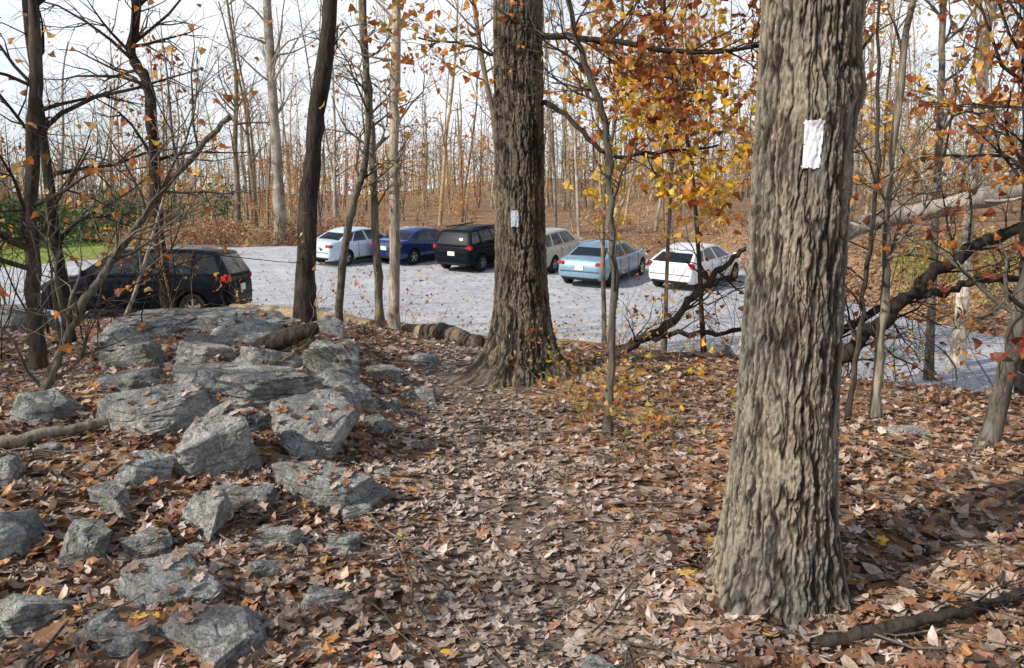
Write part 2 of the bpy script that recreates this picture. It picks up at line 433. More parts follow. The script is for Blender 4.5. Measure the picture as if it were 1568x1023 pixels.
for q in range(40):
    if q < 28: y = r.uniform(2.4, 7.5); x = -.6 - r.random() * (1.0 + .35 * y); s_ = r.uniform(.04, .11)
    else: y = r.uniform(2.4, 8); x = r.uniform(-.3, .6) * y; s_ = r.uniform(.02, .05)
    P, Fq = sg[q % 4]
    an = r.uniform(0, 6.28); ca, sa = math.cos(an), math.sin(an)
    Q = P * np.array([s_, s_ * .8, s_ * .5]); Q = Q @ np.array([[ca, sa, 0], [-sa, ca, 0], [0, 0, 1]])
    B.add(Q + [x, y, Tz(x, y) + s_ * .12 + .008], (1, 1, 1), F3=Fq)
B.build('small_stones', [M_rock])

# ------------------------------------------------------------------ leaf templates
def leaf_tpl(rad, asp=1.0, curl=.3):
    k = len(rad); a = np.arange(k) * 2 * np.pi / k
    x = np.cos(a) * rad; y = np.sin(a) * rad * asp
    z = curl * (x * x * .7 + y * y) - .05
    V = np.vstack([[0, 0, 0], np.stack([x, y, z], -1)])
    return V, [(0, 1 + t, 1 + (t + 1) % k) for t in range(k)]
TPL = [leaf_tpl(np.array([1.1, .72, .95, .6, .95, .58, .68, .36, .68, .58, .95, .6, .95, .72]), 1.0, .35),
       leaf_tpl(np.array([1.3, .8, 1.0, .68, .9, .62, 1.0, .55, 1.0, .62, .9, .68, 1.0, .8]), .62, .5),
       leaf_tpl(np.array([1.25, .9, .85, .95, 1.1, .95, .85, .9]), .6, .6),
       leaf_tpl(np.array([1.0, .8, 1.1, .55, .85, .7, .9, .6, .75]), .8, .8)]
TS = leaf_tpl(np.array([1.2, .55, 1.0, .75, 1.0, .55]), .9, .4)
TQ = (np.array([[-1, -.45, 0], [0, -.55, .15], [1, 0, 0], [0, .55, .15]]), [(0, 1, 2), (0, 2, 3)])

PAL = np.array([(.37, .19, .11), (.48, .36, .28), (.25, .125, .075), (.58, .48, .42), (.12, .078, .055), (.37, .27, .205), (.50, .24, .09), (.75, .48, .08)])
def litter_cols(n, pth):
    p1 = np.array([.17, .23, .15, .10, .12, .19, .045, .008]); p1 /= p1.sum()
    p2 = np.array([.04, .28, .03, .38, .08, .22, .005, .004]); p2 /= p2.sum()
    c1 = PAL[rng.choice(8, n, p=p1)]; c2 = PAL[rng.choice(8, n, p=p2)]
    c = np.where((rng.random(n) < pth)[:, None], c2, c1)
    return c * rng.uniform(.7, 1.2, (n, 1))
B = MB()
for (y0, y1, dens, tpls) in [(1.3, 5, 860, TPL), (5, 8, 520, TPL), (8, 12, 290, [TS]), (12, 19, 90, [TS])]:
    hw = .75 * y1 + 1.2
    n = int((y1 - y0) * 2 * hw * dens)
    x = rng.uniform(-hw, hw, n); y = rng.uniform(y0, y1, n)
    clump = fbm(x * 1.4, y * 1.4, 0, 40, 2)
    pth = 1 - smooth(.4, 1.0, path_d(x, y))
    keep = (rng.random(n) < (.66 + .5 * clump)) & ~in_lot(x, y, .1)
    x, y, pth = x[keep], y[keep], pth[keep]; n = len(x)
    z = T(x, y) + rng.uniform(.003, .035, n) * (1 - .5 * pth)
    nr = np.stack([rng.normal(0, .34, n), rng.normal(0, .34, n), np.ones(n)], -1)
    nr[:, :2] *= (1 - .5 * pth)[:, None]
    size = rng.uniform(.020, .050, n) * (1.0 if y1 < 9 else 1.15)
    cols = litter_cols(n, pth)
    which = rng.integers(0, len(tpls), n)
    for t, tp in enumerate(tpls):
        k = which == t
        B.scatter(tp[0], tp[1], np.stack([x, y, z], -1)[k], nr[k], size[k], cols[k], m=0, jitter=rng.uniform(-1.0, 1.6, k.sum()))
n = 30000
y = 1.5 + 6.5 * rng.random(n) ** 1.3; x = rng.uniform(-1, 1, n) * (.75 * y + 1)
B.scatter(TQ[0], TQ[1], np.stack([x, y, T(x, y) + rng.uniform(.002, .03, n)], -1), np.stack([rng.normal(0, .5, n), rng.normal(0, .5, n), np.ones(n)], -1), rng.uniform(.006, .018, n), litter_cols(n, np.full(n, .4)) * .9, m=0)
n = 4200
x = rng.uniform(-14, 10, n); y = rng.uniform(10, 38, n); k = in_lot(x, y); x, y = x[k], y[k]; n = len(x)
B.scatter(TS[0], TS[1], np.stack([x, y, T(x, y) + .06], -1), np.stack([rng.normal(0, .3, n), rng.normal(0, .3, n), np.ones(n)], -1), rng.uniform(.035, .06, n), litter_cols(n, np.zeros(n)), m=0)
bpy.context.view_layer.update()
dg = bpy.context.evaluated_depsgraph_get()
hp = []; hn = []
for q in range(6000):
    y = rng.uniform(2.3, 9.8); x = -.5 - rng.random() * (.55 * y + .3)
    ok_, loc, nr_, idx, ob, mt = scene.ray_cast(dg, Vector((x, y, 3)), Vector((0, 0, -1)))
    if ok_ and ob.name.startswith(('boulder', 'rock')) and nr_.z > .72 and vnoise(x * 2.2, y * 2.2, 0, 91) > .0 and rng.random() < .6:
        hp.append(loc[:]); hn.append(nr_[:])
hp = np.array(hp); hn = np.array(hn); n = len(hp)
B.scatter(TPL[0][0], TPL[0][1], hp + [0, 0, .008], hn + rng.normal(0, .15, (n, 3)), rng.uniform(.02, .045, n), litter_cols(n, np.full(n, .1)), m=0, jitter=rng.uniform(.2, 1.5, n))
B.build('leaf_litter', [M_leaf])

# ------------------------------------------------------------------ hero trunks
class Trunk:
    def __init__(s, r0, r1, H, base, flare, fl_h, lean, roots, seed, f=7., gz=7., amp=.014, bulges=()):
        s.__dict__.update(locals())
    def surf(s, th, z, off=0.0, soft=False):
        zz = np.clip(z, 0, None)
        r = s.r0 + (s.r1 - s.r0) * np.clip(zz / s.H, 0, 1)
        root = 0
        for (a, w, g) in s.roots:
            dd = np.angle(np.exp(1j * (th - a))); root = root + g * np.exp(-(dd / w) ** 2)
        r = r + s.flare * np.exp(-zz / s.fl_h) * (.65 + root) + .9 * s.flare * np.exp(-zz / (.25 * s.fl_h)) * root
        cx, cy = np.cos(th), np.sin(th)
        r = r * (1 + .035 * fbm(cx * 1.3, cy * 1.3, z * .8, s.seed, 2))
        for (a, bz, w, g) in s.bulges:
            dd = np.angle(np.exp(1j * (th - a))) * s.r0; r = r + g * np.exp(-((dd / w) ** 2 + ((z - bz) / w) ** 2))
        f, gz = s.f, s.gz
        wx = .22 * vnoise(cx * 3, cy * 3, z * 2.6, s.seed + 2) + .16 * vnoise(cx * 9, cy * 9, z * 17, s.seed + 4) + .07 * vnoise(cx * 20, cy * 20, z * 45, s.seed + 5)
        c2, s2 = np.cos(th + wx * .33), np.sin(th + wx * .33)
        n1 = vnoise(c2 * f, s2 * f, z * gz, s.seed + 3) + .35 * vnoise(c2 * f * 2.1, s2 * f * 2.1, z * gz * 2.6, s.seed + 6)
        n2 = vnoise(c2 * f * 1.35 + 9, s2 * f * 1.35, z * gz * .7, s.seed + 8) + .35 * vnoise(c2 * f * 2.7, s2 * f * 2.7, z * gz * 2.6, s.seed + 9)
        h1 = smooth(.0, .26, np.abs(n1)); h2 = smooth(.0, .22, np.abs(n2))
        cr = smooth(.0, .10, np.abs(vnoise(cx * 8, cy * 8, z * 40, s.seed + 21)))
        h = h1 * (.25 + .75 * h2) * (.78 + .22 * cr)
        fine = fbm(cx * 26, cy * 26, z * 44, s.seed + 11, 3)
        h = np.clip(h * (.80 + .24 * fine) + .10 * fine, 0, 1.15)
        rr = r + s.amp * (h if not soft else h * .45 + .5) + off
        lx_, ly_ = s.lean(z)
        return np.stack([s.base[0] + lx_ + rr * cx, s.base[1] + ly_ + rr * cy, s.base[2] + z], -1), h
    def build(s, B, ths, zs):
        TH, ZZ = np.meshgrid(np.linspace(0, 2 * np.pi, ths, endpoint=False), zs)
        P, h = s.surf(TH, ZZ)
        n, k = TH.shape
        i = np.arange(n - 1)[:, None] * k; j = np.arange(k)[None]; j2 = (j + 1) % k
        F = np.stack([i + j, i + j2, i + k + j2, i + k + j], -1).reshape(-1, 4)
        B.add(P.reshape(-1, 3), np.repeat(h.reshape(-1, 1), 3, 1), F4=F, m=0)
    def patch(s, name, a, ha, z0, z1, parent, mat, off=.003, res=.004):
        ths = np.arange(a - ha, a + ha, res / s.r0); zs = np.arange(z0, z1, res)
        TH, ZZ = np.meshgrid(ths, zs); P, h = s.surf(TH, ZZ, off, True)
        n, k = TH.shape
        i = np.arange(n - 1)[:, None] * k; j = np.arange(k - 1)[None]
        F = np.stack([i + j, i + j + 1, i + k + j + 1, i + k + j], -1).reshape(-1, 4)
        fc = np.stack([((TH - a) / ha), ((ZZ - (z0 + z1) / 2) / ((z1 - z0) / 2))], -1).reshape(-1, 2)
        q = fc[F].mean(1); nz = vnoise(q[:, 0] * 5, q[:, 1] * 8, 0, 5)
        ok = (np.abs(q[:, 0]) < .9 + .1 * nz) & (np.abs(q[:, 1]) < .95 + .05 * nz)
        Bp = MB(); Bp.add(P.reshape(-1, 3), (1, 1, 1), F4=F[ok]); Bp.build(name, [mat], parent)

M_white = simple('blaze_paint', (.70, .73, .80), .6)

class Cfg:
    def __init__(s, **k): s.__dict__.update(k)
def norm(v): return v / (np.linalg.norm(v) + 1e-9)
def grow(B, r, p, d, L, rad, lvl, c, leaves, mat=0):
    n = c.seg[lvl]; st = L / n; pts = [p]; d = norm(np.asarray(d, float))
    dirs = [d]
    W = r.normal(0, c.wob[lvl], (n, 3))
    for q in range(n):
        d = norm(d + W[q] + np.array([0, 0, c.up[lvl]])); p = p + d * st; pts.append(p); dirs.append(d)
    t = np.linspace(0, 1, n + 1); R = rad * (1 - c.tap[lvl] * t)
    pts = np.array(pts); B.tube(pts, R, c.k[lvl], mat)
    if lvl < c.maxl:
        ts = np.sort(r.uniform(c.start[lvl], 1, c.nb[lvl]))
        for tt in ts:
            f = tt * n; a = min(int(f), n - 1); pp = pts[a] + (pts[a + 1] - pts[a]) * (f - a)
            perp = norm(np.cross(dirs[a], r.normal(size=3)))
            ang = r.uniform(*c.ang); dd = dirs[a] * math.cos(ang) + perp * math.sin(ang)
            rr = rad * (1 - c.tap[lvl] * tt)
            Lc = c.len[lvl] * r.uniform(.6, 1.15) * (1 - .45 * (tt - c.start[lvl]))
            grow(B, r, pp, dd, Lc, min(rr * .6, Lc * .022 + c.minr), lvl + 1, c, leaves, mat)
    if lvl >= c.leaf_lvl:
        for q in range(1, n + 1): leaves.append(pts[q])
OR = np.array([(.70, .28, .06), (.56, .19, .05), (.80, .42, .08), (.46, .17, .05), (.70, .45, .18)])
RUST = np.array([(.46, .14, .05), (.34, .09, .045), (.56, .22, .07), (.27, .08, .04)])
YEL = np.array([(.95, .66, .06), (.90, .52, .05), (.90, .68, .14)])
OLV = np.array([(.30, .33, .07), (.45, .40, .09), (.22, .25, .06), (.55, .46, .13)])
def add_leaves(B, r, leaves, frac, pal, size, m=1, tpl=None, spread=.12, per=1):
    if not leaves: return
    P = np.array(leaves); P = P[r.random(len(P)) < frac]
    if len(P) == 0: return
    P = np.repeat(P, per, 0); n = len(P)
    P = P + r.normal(0, spread, (n, 3))
    nr = r.normal(size=(n, 3)); nr[:, 2] += .3
    tp = tpl or TQ
    B.scatter(tp[0], tp[1], P, nr, size * r.uniform(.6, 1.25, n), pal[r.integers(0, len(pal), n)] * r.uniform(.7, 1.1, (n, 1)), m=m, r=r)

crown = Cfg(seg=[6, 5, 4, 3], wob=[.08, .18, .22, .25], up=[.03, .05, .04, 0], tap=[.8, .8, .8, .7], k=[8, 5, 4, 3],
            nb=[6, 5, 4, 0], start=[.1, .25, .2, 0], len=[3.2, 1.5, .8, .4], ang=(.5, 1.1), maxl=3, minr=.004, leaf_lvl=3)

bx, by = 1.12, 3.2
tr1 = Trunk(.174, .165, 5.0, (bx, by, Tz(bx, by) - .04), .085, .50, lambda z: (.016 * z, 0.01 * z),
            [(-2.5, .4, .6), (-.6, .35, .7), (-1.5, .3, .2), (.9, .4, .8), (2.6, .4, .7)], 31, f=8.0, gz=4.8, amp=.015,
            bulges=[(-1.65, 2.02, .06, .03), (-.5, 2.12, .09, .03)])
B = MB(); tr1.build(B, 380, np.concatenate([np.arange(-.12, 2.9, .005), np.linspace(2.9, 9, 120)]))
lv = []
for q in range(6):
    a = q * 2.4; z = 5.0 + q * .65
    grow(B, rng, np.array([bx + .016 * z, by + .01 * z, z]), np.array([math.cos(a), math.sin(a), .8]), 4.0, .06, 1, crown, lv, 1)
grow(B, rng, np.array([bx + .14, by + .09, 8.7]), np.array([0, 0, 1]), 5, .155, 0, crown, lv, 1)
oak1 = B.build('oak_tree', [M_hero, M_bark_grey, M_leaf_tree])
tr1.patch('trail_blaze', math.radians(-100), .19, 1.775 - tr1.base[2], 1.955 - tr1.base[2], oak1, M_white)

mx, my = .11, 7.85
tr2 = Trunk(.232, .205, 5.0, (mx, my, Tz(mx, my) - .04), .15, .36, lambda z: (-.016 * z, 0 * z),
            [(-2.9, .35, 1.6), (-.35, .3, 1.4), (-1.5, .35, .4), (-2.2, .2, .6), (1., .4, .8), (2.2, .4, .8)], 57, f=7.5, gz=3.4, amp=.024)
B = MB(); tr2.build(B, 260, np.concatenate([np.arange(-.15, 4.2, .011), np.linspace(4.2, 10, 120)]))
lv = []
for q in range(7):
    a = q * 2.4 + 1; z = 5.2 + q * .6
    grow(B, rng, np.array([mx - .016 * z, my, z]), np.array([math.cos(a), math.sin(a), .7]), 4.2, .07, 1, crown, lv, 1)
grow(B, rng, np.array([mx - .15, my, 9.8]), np.array([0, 0, 1]), 5, .18, 0, crown, lv, 1)
oak2 = B.build('oak_tree', [M_hero2, M_bark_dark, M_leaf_tree])
tr2.patch('trail_blaze', math.radians(-104), .17, 1.50 - tr2.base[2], 1.66 - tr2.base[2], oak2, simple('blaze_paint_shaded', (.42, .50, .60), .6), .008)  # whitish blaze, its shade put into the colour as a darker, bluer tone

# ------------------------------------------------------------------ path-defined trees
def spline(pts, per=6):
    P = np.array(pts, float); out = []
    Q = np.vstack([2 * P[0] - P[1], P, 2 * P[-1] - P[-2]])
    for a in range(1, len(Q) - 2):
        for t in np.linspace(0, 1, per, endpoint=False):
            p0, p1, p2, p3 = Q[a - 1], Q[a], Q[a + 1], Q[a + 2]
            out.append(.5 * ((2 * p1) + (-p0 + p2) * t + (2 * p0 - 5 * p1 + 4 * p2 - p3) * t * t + (-p0 + 3 * p1 - 3 * p2 + p3) * t ** 3))
    out.append(P[-1]); return np.array(out)
twig = Cfg(seg=[6, 5, 4, 3], wob=[.1, .2, .25, .3], up=[.02, .03, .02, 0], tap=[.8, .8, .8, .7], k=[6, 5, 4, 3],
           nb=[6, 5, 4, 0], start=[.1, .2, .15, 0], len=[1.6, .8, .45, .3], ang=(.5, 1.15), maxl=3, minr=.0025, leaf_lvl=2)
def ptree(name, pts, r0, r1, mat, nb=10, blen=1.3, leaf=0.0, pal=OR, lsize=.045, seed=1, tstart=.3, flare=1.5, k=10, lvl=1, cap=False, per=1, wob=.012):
    r = np.random.default_rng(seed)
    S = spline(pts, 8); n = len(S)
    S[1:-1] += r.normal(0, wob, (n - 2, 3)) * .6
    t = np.linspace(0, 1, n); R = r0 + (r1 - r0) * t
    if flare: R = R * (1 + (flare - 1) * np.exp(-t * 25))
    R = R * (1 + .06 * r.normal(size=n))
    B = MB(); B.tube(S, R, k, 0, cap=cap)
    lv = []
    for q in range(nb):
        tt = r.uniform(tstart, .98); a = int(tt * (n - 1)); d = norm(S[min(a + 1, n - 1)] - S[a])
        perp = norm(np.cross(d, r.normal(size=3))); an = r.uniform(.5, 1.2)
        grow(B, r, S[a], d * math.cos(an) + perp * math.sin(an), blen * r.uniform(.5, 1.2), min(R[a] * .5, blen * .016), lvl, twig, lv)
    if leaf > 0: add_leaves(B, r, lv, leaf, pal, lsize, tpl=TS, spread=.05, per=per)
    return B.build(name, [mat, M_leaf_tree])
def g(x, y, dz=-.05): return (x, y, Tz(x, y) + dz)

ptree('maple_tree', [g(-2.77, 10.5), (-2.66, 10.5, 1.6), (-2.5, 10.5, 2.9), (-2.28, 10.5, 4.3), (-2.1, 10.6, 8), (-1.9, 10.6, 12)], .135, .07, M_bark_dark, 16, 2.2, .04, seed=11, tstart=.42, k=14)
ptree('maple_tree', [g(-4.0, 6.6), (-3.95, 6.6, 1.5), (-3.78, 6.6, 3.25), (-3.7, 6.6, 7)], .062, .035, M_bark_dark, 18, 1.5, .08, OR, seed=12, tstart=.2)
ptree('maple_tree', [g(-4.6, 8.2), (-4.7, 8.2, 2), (-4.75, 8.2, 4), (-4.6, 8.2, 8)], .055, .035, M_bark_dark, 16, 1.4, .06, seed=13, tstart=.15)
ptree('sapling', [g(-3.0, 5.0), (-2.96, 5, .55), (-2.79, 5, .9), (-2.6, 5, 1.2), (-2.35, 5, 1.52), (-2.05, 5, 1.88), (-1.72, 5, 2.2)], .03, .018, M_bark_grey, 16, .9, .05, OR, .035, seed=14, tstart=.1)
ptree('maple_tree', [g(-4.75, 11), (-4.85, 11, 1.4), (-4.85, 11, 3.2), (-5.05, 11, 3.75), (-4.95, 11, 4.6), (-4.8, 11, 9)], .085, .05, M_bark_dark, 14, 1.6, .04, seed=15)
ptree('tulip_tree', [g(-12.1, 42), (-12.15, 42, 5), (-12.3, 42, 12), (-12.2, 42, 20)], .32, .15, M_bark_pale, 24, 4.0, 0, seed=16, tstart=.4, k=12)
ptree('sapling', [g(-2.66, 12), (-2.46, 12, 1.4), (-2.13, 12, 2.65), (-2.13, 12, 4.7), (-2.1, 12, 8)], .06, .035, M_bark_grey, 14, 1.2, .06, OR, seed=17)
ptree('sapling', [g(-2.03, 12.2), (-2.08, 12.2, 1.5), (-2.1, 12.2, 2.9), (-2.2, 12.2, 4.7), (-2.3, 12.2, 8)], .065, .04, M_bark_grey, 14, 1.2, .06, OR, seed=18)
ptree('sapling', [g(-1.8, 12), (-1.76, 12, 1.2), (-1.73, 12, 2.8), (-1.66, 12, 4.7), (-1.6, 12, 8.5)], .085, .06, M_bark_pale, 10, 1.4, .05, OR, seed=19, tstart=.45)
ptree('sapling', [g(.70, 5.65), (.72, 5.65, 1.06), (.67, 5.65, 2.05), (.54, 5.65, 2.53), (.38, 5.65, 3.04), (.2, 5.6, 4.2)], .030, .015, M_bark_grey, 14, .8, .04, OR, .03, seed=20, tstart=.15)
ptree('fallen_branch', [(1.1, 9, Tz(1.1, 9) + .02), (1.68, 9, .30), (2.1, 9, .75), (2.4, 9, 1.05), (2.8, 9, 1.35)], .06, .025, M_bark_dark, 9, .9, .08, RUST, .04, seed=21, tstart=.1, flare=0, wob=.03)
ptree('fallen_branch', [(1.2, 9.4, Tz(1.2, 9.4) + .05), (1.9, 9.4, .2), (2.7, 9.3, .25), (3.2, 9.2, .5)], .04, .02, M_bark_dark, 8, .7, .08, RUST, .04, seed=22, tstart=.1, flare=0, wob=.03)
ptree('fallen_branch', [(3.1, 8, Tz(3.1, 8)), (3.5, 8, .3), (4.0, 8, .8), (4.37, 8, 1.15), (5.0, 8.1, 1.45), (5.9, 8.4, 1.7)], .08, .05, M_bark_dark, 14, 1.0, .08, RUST, .04, seed=23, tstart=.1, flare=0, wob=.03)
ptree('fallen_branch', [(3.2, 8.6, .0), (3.9, 8.5, .6), (4.6, 8.5, .82), (5.3, 8.5, .95), (6.6, 8.6, .9)], .05, .03, M_bark_dark, 12, .9, .12, RUST, .045, seed=24, tstart=.1, flare=0, wob=.03)
ptree('fallen_tree_trunk', [(2.9, 9.9, Tz(2.9, 9.9) + .2), (3.4, 9.8, .95), (4.1, 9.6, 1.46), (5.2, 9.6, 1.72), (6.2, 9.6, 1.98), (8.5, 9.8, 2.6)], .085, .13, bark_mat('bark_bleached', (.42, .38, .33), (.70, .66, .58)), 10, 1.4, .05, RUST, seed=25, tstart=.1, flare=0, k=14)
ptree('maple_tree', [g(7.5, 13.2), (7.5, 13.2, 2), (7.42, 13, 4.7), (7.4, 13, 10)], .10, .06, M_bark_pale, 14, 2, .1, OR, seed=26)
ptree('sapling', [g(2.85, 6.1), (2.87, 6.1, 1.0), (2.83, 6.1, 1.75), (2.92, 6.1, 3.15), (3.1, 6.1, 5)], .036, .02, M_bark_grey, 14, 1.0, .12, OR, .04, seed=27, tstart=.25)
ptree('sapling', [g(2.6, 6.0), (2.66, 6.0, 1.0), (2.7, 6.0, 2.0), (2.6, 6.0, 3.5)], .022, .01, M_bark_dark, 10, .8, .12, OR, .035, seed=28, tstart=.2)
ptree('maple_tree', [g(3.2, 5.2), (3.3, 5.2, .64), (3.38, 5.2, 1.2), (3.6, 5.25, 2.5), (3.9, 5.3, 5.5)], .062, .04, M_bark_grey, 12, 1.2, .25, RUST, .045, seed=29, tstart=.4, k=12)
ptree('oak_tree', [g(4.9, 7.5), (4.8, 7.5, 1.5), (4.6, 7.4, 3), (4.4, 7.4, 5.5)], .05, .03, M_bark_dark, 26, 1.3, .42, np.vstack([OR, RUST]), .052, seed=30, tstart=.42, per=1)
ptree('oak_tree', [g(3.9, 10.5), (3.95, 10.5, 2.0), (4.1, 10.4, 4), (4.1, 10.4, 7)], .06, .035, M_bark_dark, 26, 1.4, .38, np.vstack([OR, YEL]), .055, seed=31, tstart=.36)
ptree('oak_tree', [g(6.4, 12.0), (6.3, 12.0, 2.2), (6.2, 12, 4.4), (6.0, 12, 8)], .06, .035, M_bark_grey, 26, 1.6, .4, np.vstack([OR, YEL]), .06, seed=39, tstart=.3)
def limb(name, pts, r0, r1, nb, bl, leaf, pal, ls, seed, per=1):
    return ptree(name, pts, r0, r1, M_bark_dark, nb, bl, leaf, pal, ls, seed=seed, tstart=.25, flare=0, per=per)
ptree('oak_sapling', [g(2.35, 9.6), (2.2, 9.6, 1.5), (2.0, 9.4, 2.6), (1.7, 9.2, 3.6), (1.6, 9.2, 6)], .03, .014, M_bark_dark, 26, 1.15, .42, np.vstack([OR, RUST]), .055, seed=33, tstart=.48)
ptree('oak_sapling', [g(1.35, 11.5), (1.3, 11.4, 2), (1.5, 11.3, 3.5), (1.4, 11.3, 6)], .035, .015, M_bark_grey, 24, 1.2, .34, np.vstack([OR, YEL]), .06, seed=34, tstart=.46)
ptree('oak_sapling', [g(2.55, 13.2), (2.6, 13.2, 2.2), (2.7, 13.1, 3.6), (2.6, 13, 6)], .035, .015, M_bark_grey, 24, 1.2, .4, np.vstack([YEL, YEL, OR]), .065, seed=44, tstart=.42)
o3 = limb('oak_limb', [(mx - .03, my, 2.75), (.45, 7.7, 2.58), (.87, 7.55, 2.18), (1.3, 7.5, 2.18), (1.9, 7.5, 2.25)], .03, .01, 14, .55, .55, np.vstack([YEL, YEL, YEL, OR]), .052, 35, 1)
o4 = limb('oak_limb', [(mx - .04, my, 3.3), (.8, 7.6, 3.2), (1.6, 7.4, 3.05), (2.4, 7.3, 3.1)], .035, .012, 18, .8, .5, np.vstack([RUST, OR]), .052, 36)
o5 = limb('oak_limb', [(mx - .04, my, 3.0), (-.4, 7.9, 3.2), (-.9, 8.0, 3.3)], .02, .008, 8, .6, .3, OR, .045, 37)
for o in (o3, o4, o5):
    o.parent = oak2; o.name = 'limb'

M_log = bark_mat('log_wood', (.20, .145, .095), (.56, .44, .31))
M_cut = bark_mat('cut_wood', (.22, .16, .11), (.42, .32, .21))
def log(name, a, b, r, mat, seed):
    rr = np.random.default_rng(seed); t = np.linspace(0, 1, 30)[:, None]
    P = np.array(a) * (1 - t) + np.array(b) * t + rr.normal(0, .008, (30, 3)); P[:, 2] += .04 * np.sin(t[:, 0] * 5)
    B = MB(); B.tube(P, r * (1.08 - .2 * t[:, 0]) * (1 + .05 * rr.normal(size=30)), 16, 0, cap=True, capm=1)
    return B.build(name, [mat, M_cut])
log('fallen_log', (-5.0, 14.2, Tz(-5.0, 14.2) + .32), (-1.35, 12.1, Tz(-1.35, 12.1) + .16), .15, M_log, 1)
log('fallen_log', (-1.25, 11.75, Tz(-1.25, 11.75) + .13), (-.45, 11.1, Tz(-.45, 11.1) + .12), .135, bark_mat('log_bark', (.06, .048, .038), (.26, .21, .16)), 3)
B = MB(); tt_ = np.linspace(0, 1, 20); P = np.stack([-2.3 + .6 * tt_, 6.9 + 0 * tt_, .44 + .20 * tt_], -1)
B.tube(P, .03 + .06 * np.sin(np.pi * np.clip(tt_ * .8 + .12, 0, 1)) + rng.normal(0, .006, 20), 9, cap=True); B.build('rotten_log', [M_bark_dark])
ptree('fallen_branch', [(1.12, 2.75, .03), (1.5, 2.85, .06), (1.95, 3.0, .07), (2.5, 3.3, .12)], .028, .02, M_bark_dark, 5, .3, 0, seed=41, flare=0)
ptree('fallen_branch', [(-2.9, 4.3, Tz(-2.9, 4.3) + .04), (-2.5, 4.6, Tz(-2.5, 4.6) + .07), (-2.2, 5.0, Tz(-2.2, 5) + .05)], .035, .022, M_bark_grey, 3, .3, 0, seed=42, flare=0)
ptree('fallen_branch', [(-2.1, 5.3, .42), (-1.8, 5.8, .5), (-1.6, 6.2, .62)], .020, .012, M_bark_tan, 3, .3, 0, seed=43, flare=0)
B = MB()
for q in range(320):
    y = rng.uniform(2.2, 11); x = rng.uniform(-.7, .7) * y; L = rng.uniform(.1, .7); a = rng.uniform(0, 6.28)
    if in_lot(x, y): continue
    P = np.array([[x + math.cos(a) * L * t, y + math.sin(a) * L * t, 0] for t in np.linspace(0, 1, 6)]); P[:, :2] += rng.normal(0, .012, (6, 2))
    P[:, 2] = T(P[:, 0], P[:, 1]) + .035; R0 = rng.uniform(.003, .008); B.tube(P, np.linspace(R0, R0 * .5, 6), 4)
B.build('fallen_twigs', [M_bark_grey])

# ------------------------------------------------------------------ cars
M_glass = simple('car_glass', (.010, .013, .017), .03, 0, 0, .6)
M_tyre = simple('tyre_rubber', (.018, .018, .018), .8, spec=.2)
M_rim = simple('alloy_rim', (.55, .55, .57), .3, .9)
M_red = simple('tail_light_red', (.45, .015, .01), .2, 0, .5)
M_plate = simple('plate', (.75, .72, .6), .5)
M_black = simple('black_plastic', (.018, .018, .02), .6, spec=.15)
M_lamp = simple('head_lamp', (.7, .72, .75), .1, 0, 1)
def paint(name, c, metal=.1, spec=.25, coat=.9): return simple(name, c, .45, metal, coat, spec)
def obj_from(name, V, F, mats, mi=None, parent=None, sharp=35):
    me = bpy.data.meshes.new(name); me.from_pydata([tuple(map(float, v)) for v in V], [], F)
    for m in mats: me.materials.append(m)
    if mi is not None: me.polygons.foreach_set('material_index', np.array(mi, np.int32))
    b = bmesh.new(); b.from_mesh(me); bmesh.ops.recalc_face_normals(b, faces=b.faces); b.to_mesh(me); b.free()
    me.polygons.foreach_set('use_smooth', np.ones(len(me.polygons), bool)); me.update()
    try: me.set_sharp_from_angle(angle=math.radians(sharp))
    except Exception: pass
    ob = bpy.data.objects.new(name, me); COL.objects.link(ob)
    if parent: ob.parent = parent
    return ob
def box(name, c, s, mat, parent, bev=.01, rot=None):
    b = bmesh.new(); bmesh.ops.create_cube(b, size=1)
    for v in b.verts: v.co = Vector((v.co.x * s[0], v.co.y * s[1], v.co.z * s[2]))
    if bev: bmesh.ops.bevel(b, geom=list(b.edges), offset=min(bev, min(s) * .45), segments=2, affect='EDGES')
    me = bpy.data.meshes.new(name); b.to_mesh(me); b.free(); me.materials.append(mat)
    ob = bpy.data.objects.new(name, me); COL.objects.link(ob); ob.parent = parent; ob.location = c
    if rot: ob.rotation_euler = rot
    return ob
def lathe(prof, n):
    V = []; F = []
    for q in range(n):
        a = 2 * math.pi * q / n
        for (r, y) in prof: V.append((r * math.cos(a), y, r * math.sin(a)))
    m = len(prof)
    for q in range(n):
        for p in range(m - 1): F.append((q * m + p, q * m + p + 1, ((q + 1) % n) * m + p + 1, ((q + 1) % n) * m + p))
    return V, F
KIND = {
 'sedan': dict(H=1.45, belt=.93, rd=.10, low=[(0, .68), (.01, .86), (.03, .98), (.10, 1.03), (.2, 1.02), (.35, .96), (.6, .94), (.72, .95), (.8, .91), (.9, .82), (.96, .72), (.99, .6), (1, .5)],
               b=(.11, .77), t=(.27, .56), sides=[0, .1, .22, .25, .5, .54, .9, 1]),
 'hatch': dict(H=1.50, belt=.98, rd=.16, low=[(0, .62), (.006, .85), (.02, 1.0), (.08, 1.04), (.2, 1.03), (.35, 1.0), (.6, .96), (.74, .97), (.82, .92), (.91, .82), (.96, .72), (.99, .6), (1, .5)],
               b=(.02, .79), t=(.16, .56), sides=[0, .14, .24, .27, .54, .58, .9, 1]),
 'suv': dict(H=1.68, belt=1.06, rd=.07, low=[(0, .65), (.006, .9), (.015, 1.06), (.08, 1.09), (.2, 1.08), (.35, 1.06), (.6, 1.05), (.74, 1.05), (.82, 1.02), (.91, .95), (.96, .85), (.99, .68), (1, .55)],
             b=(.015, .77), t=(.075, .60), sides=[0, .05, .2, .24, .5, .54, .9, 1]),
}
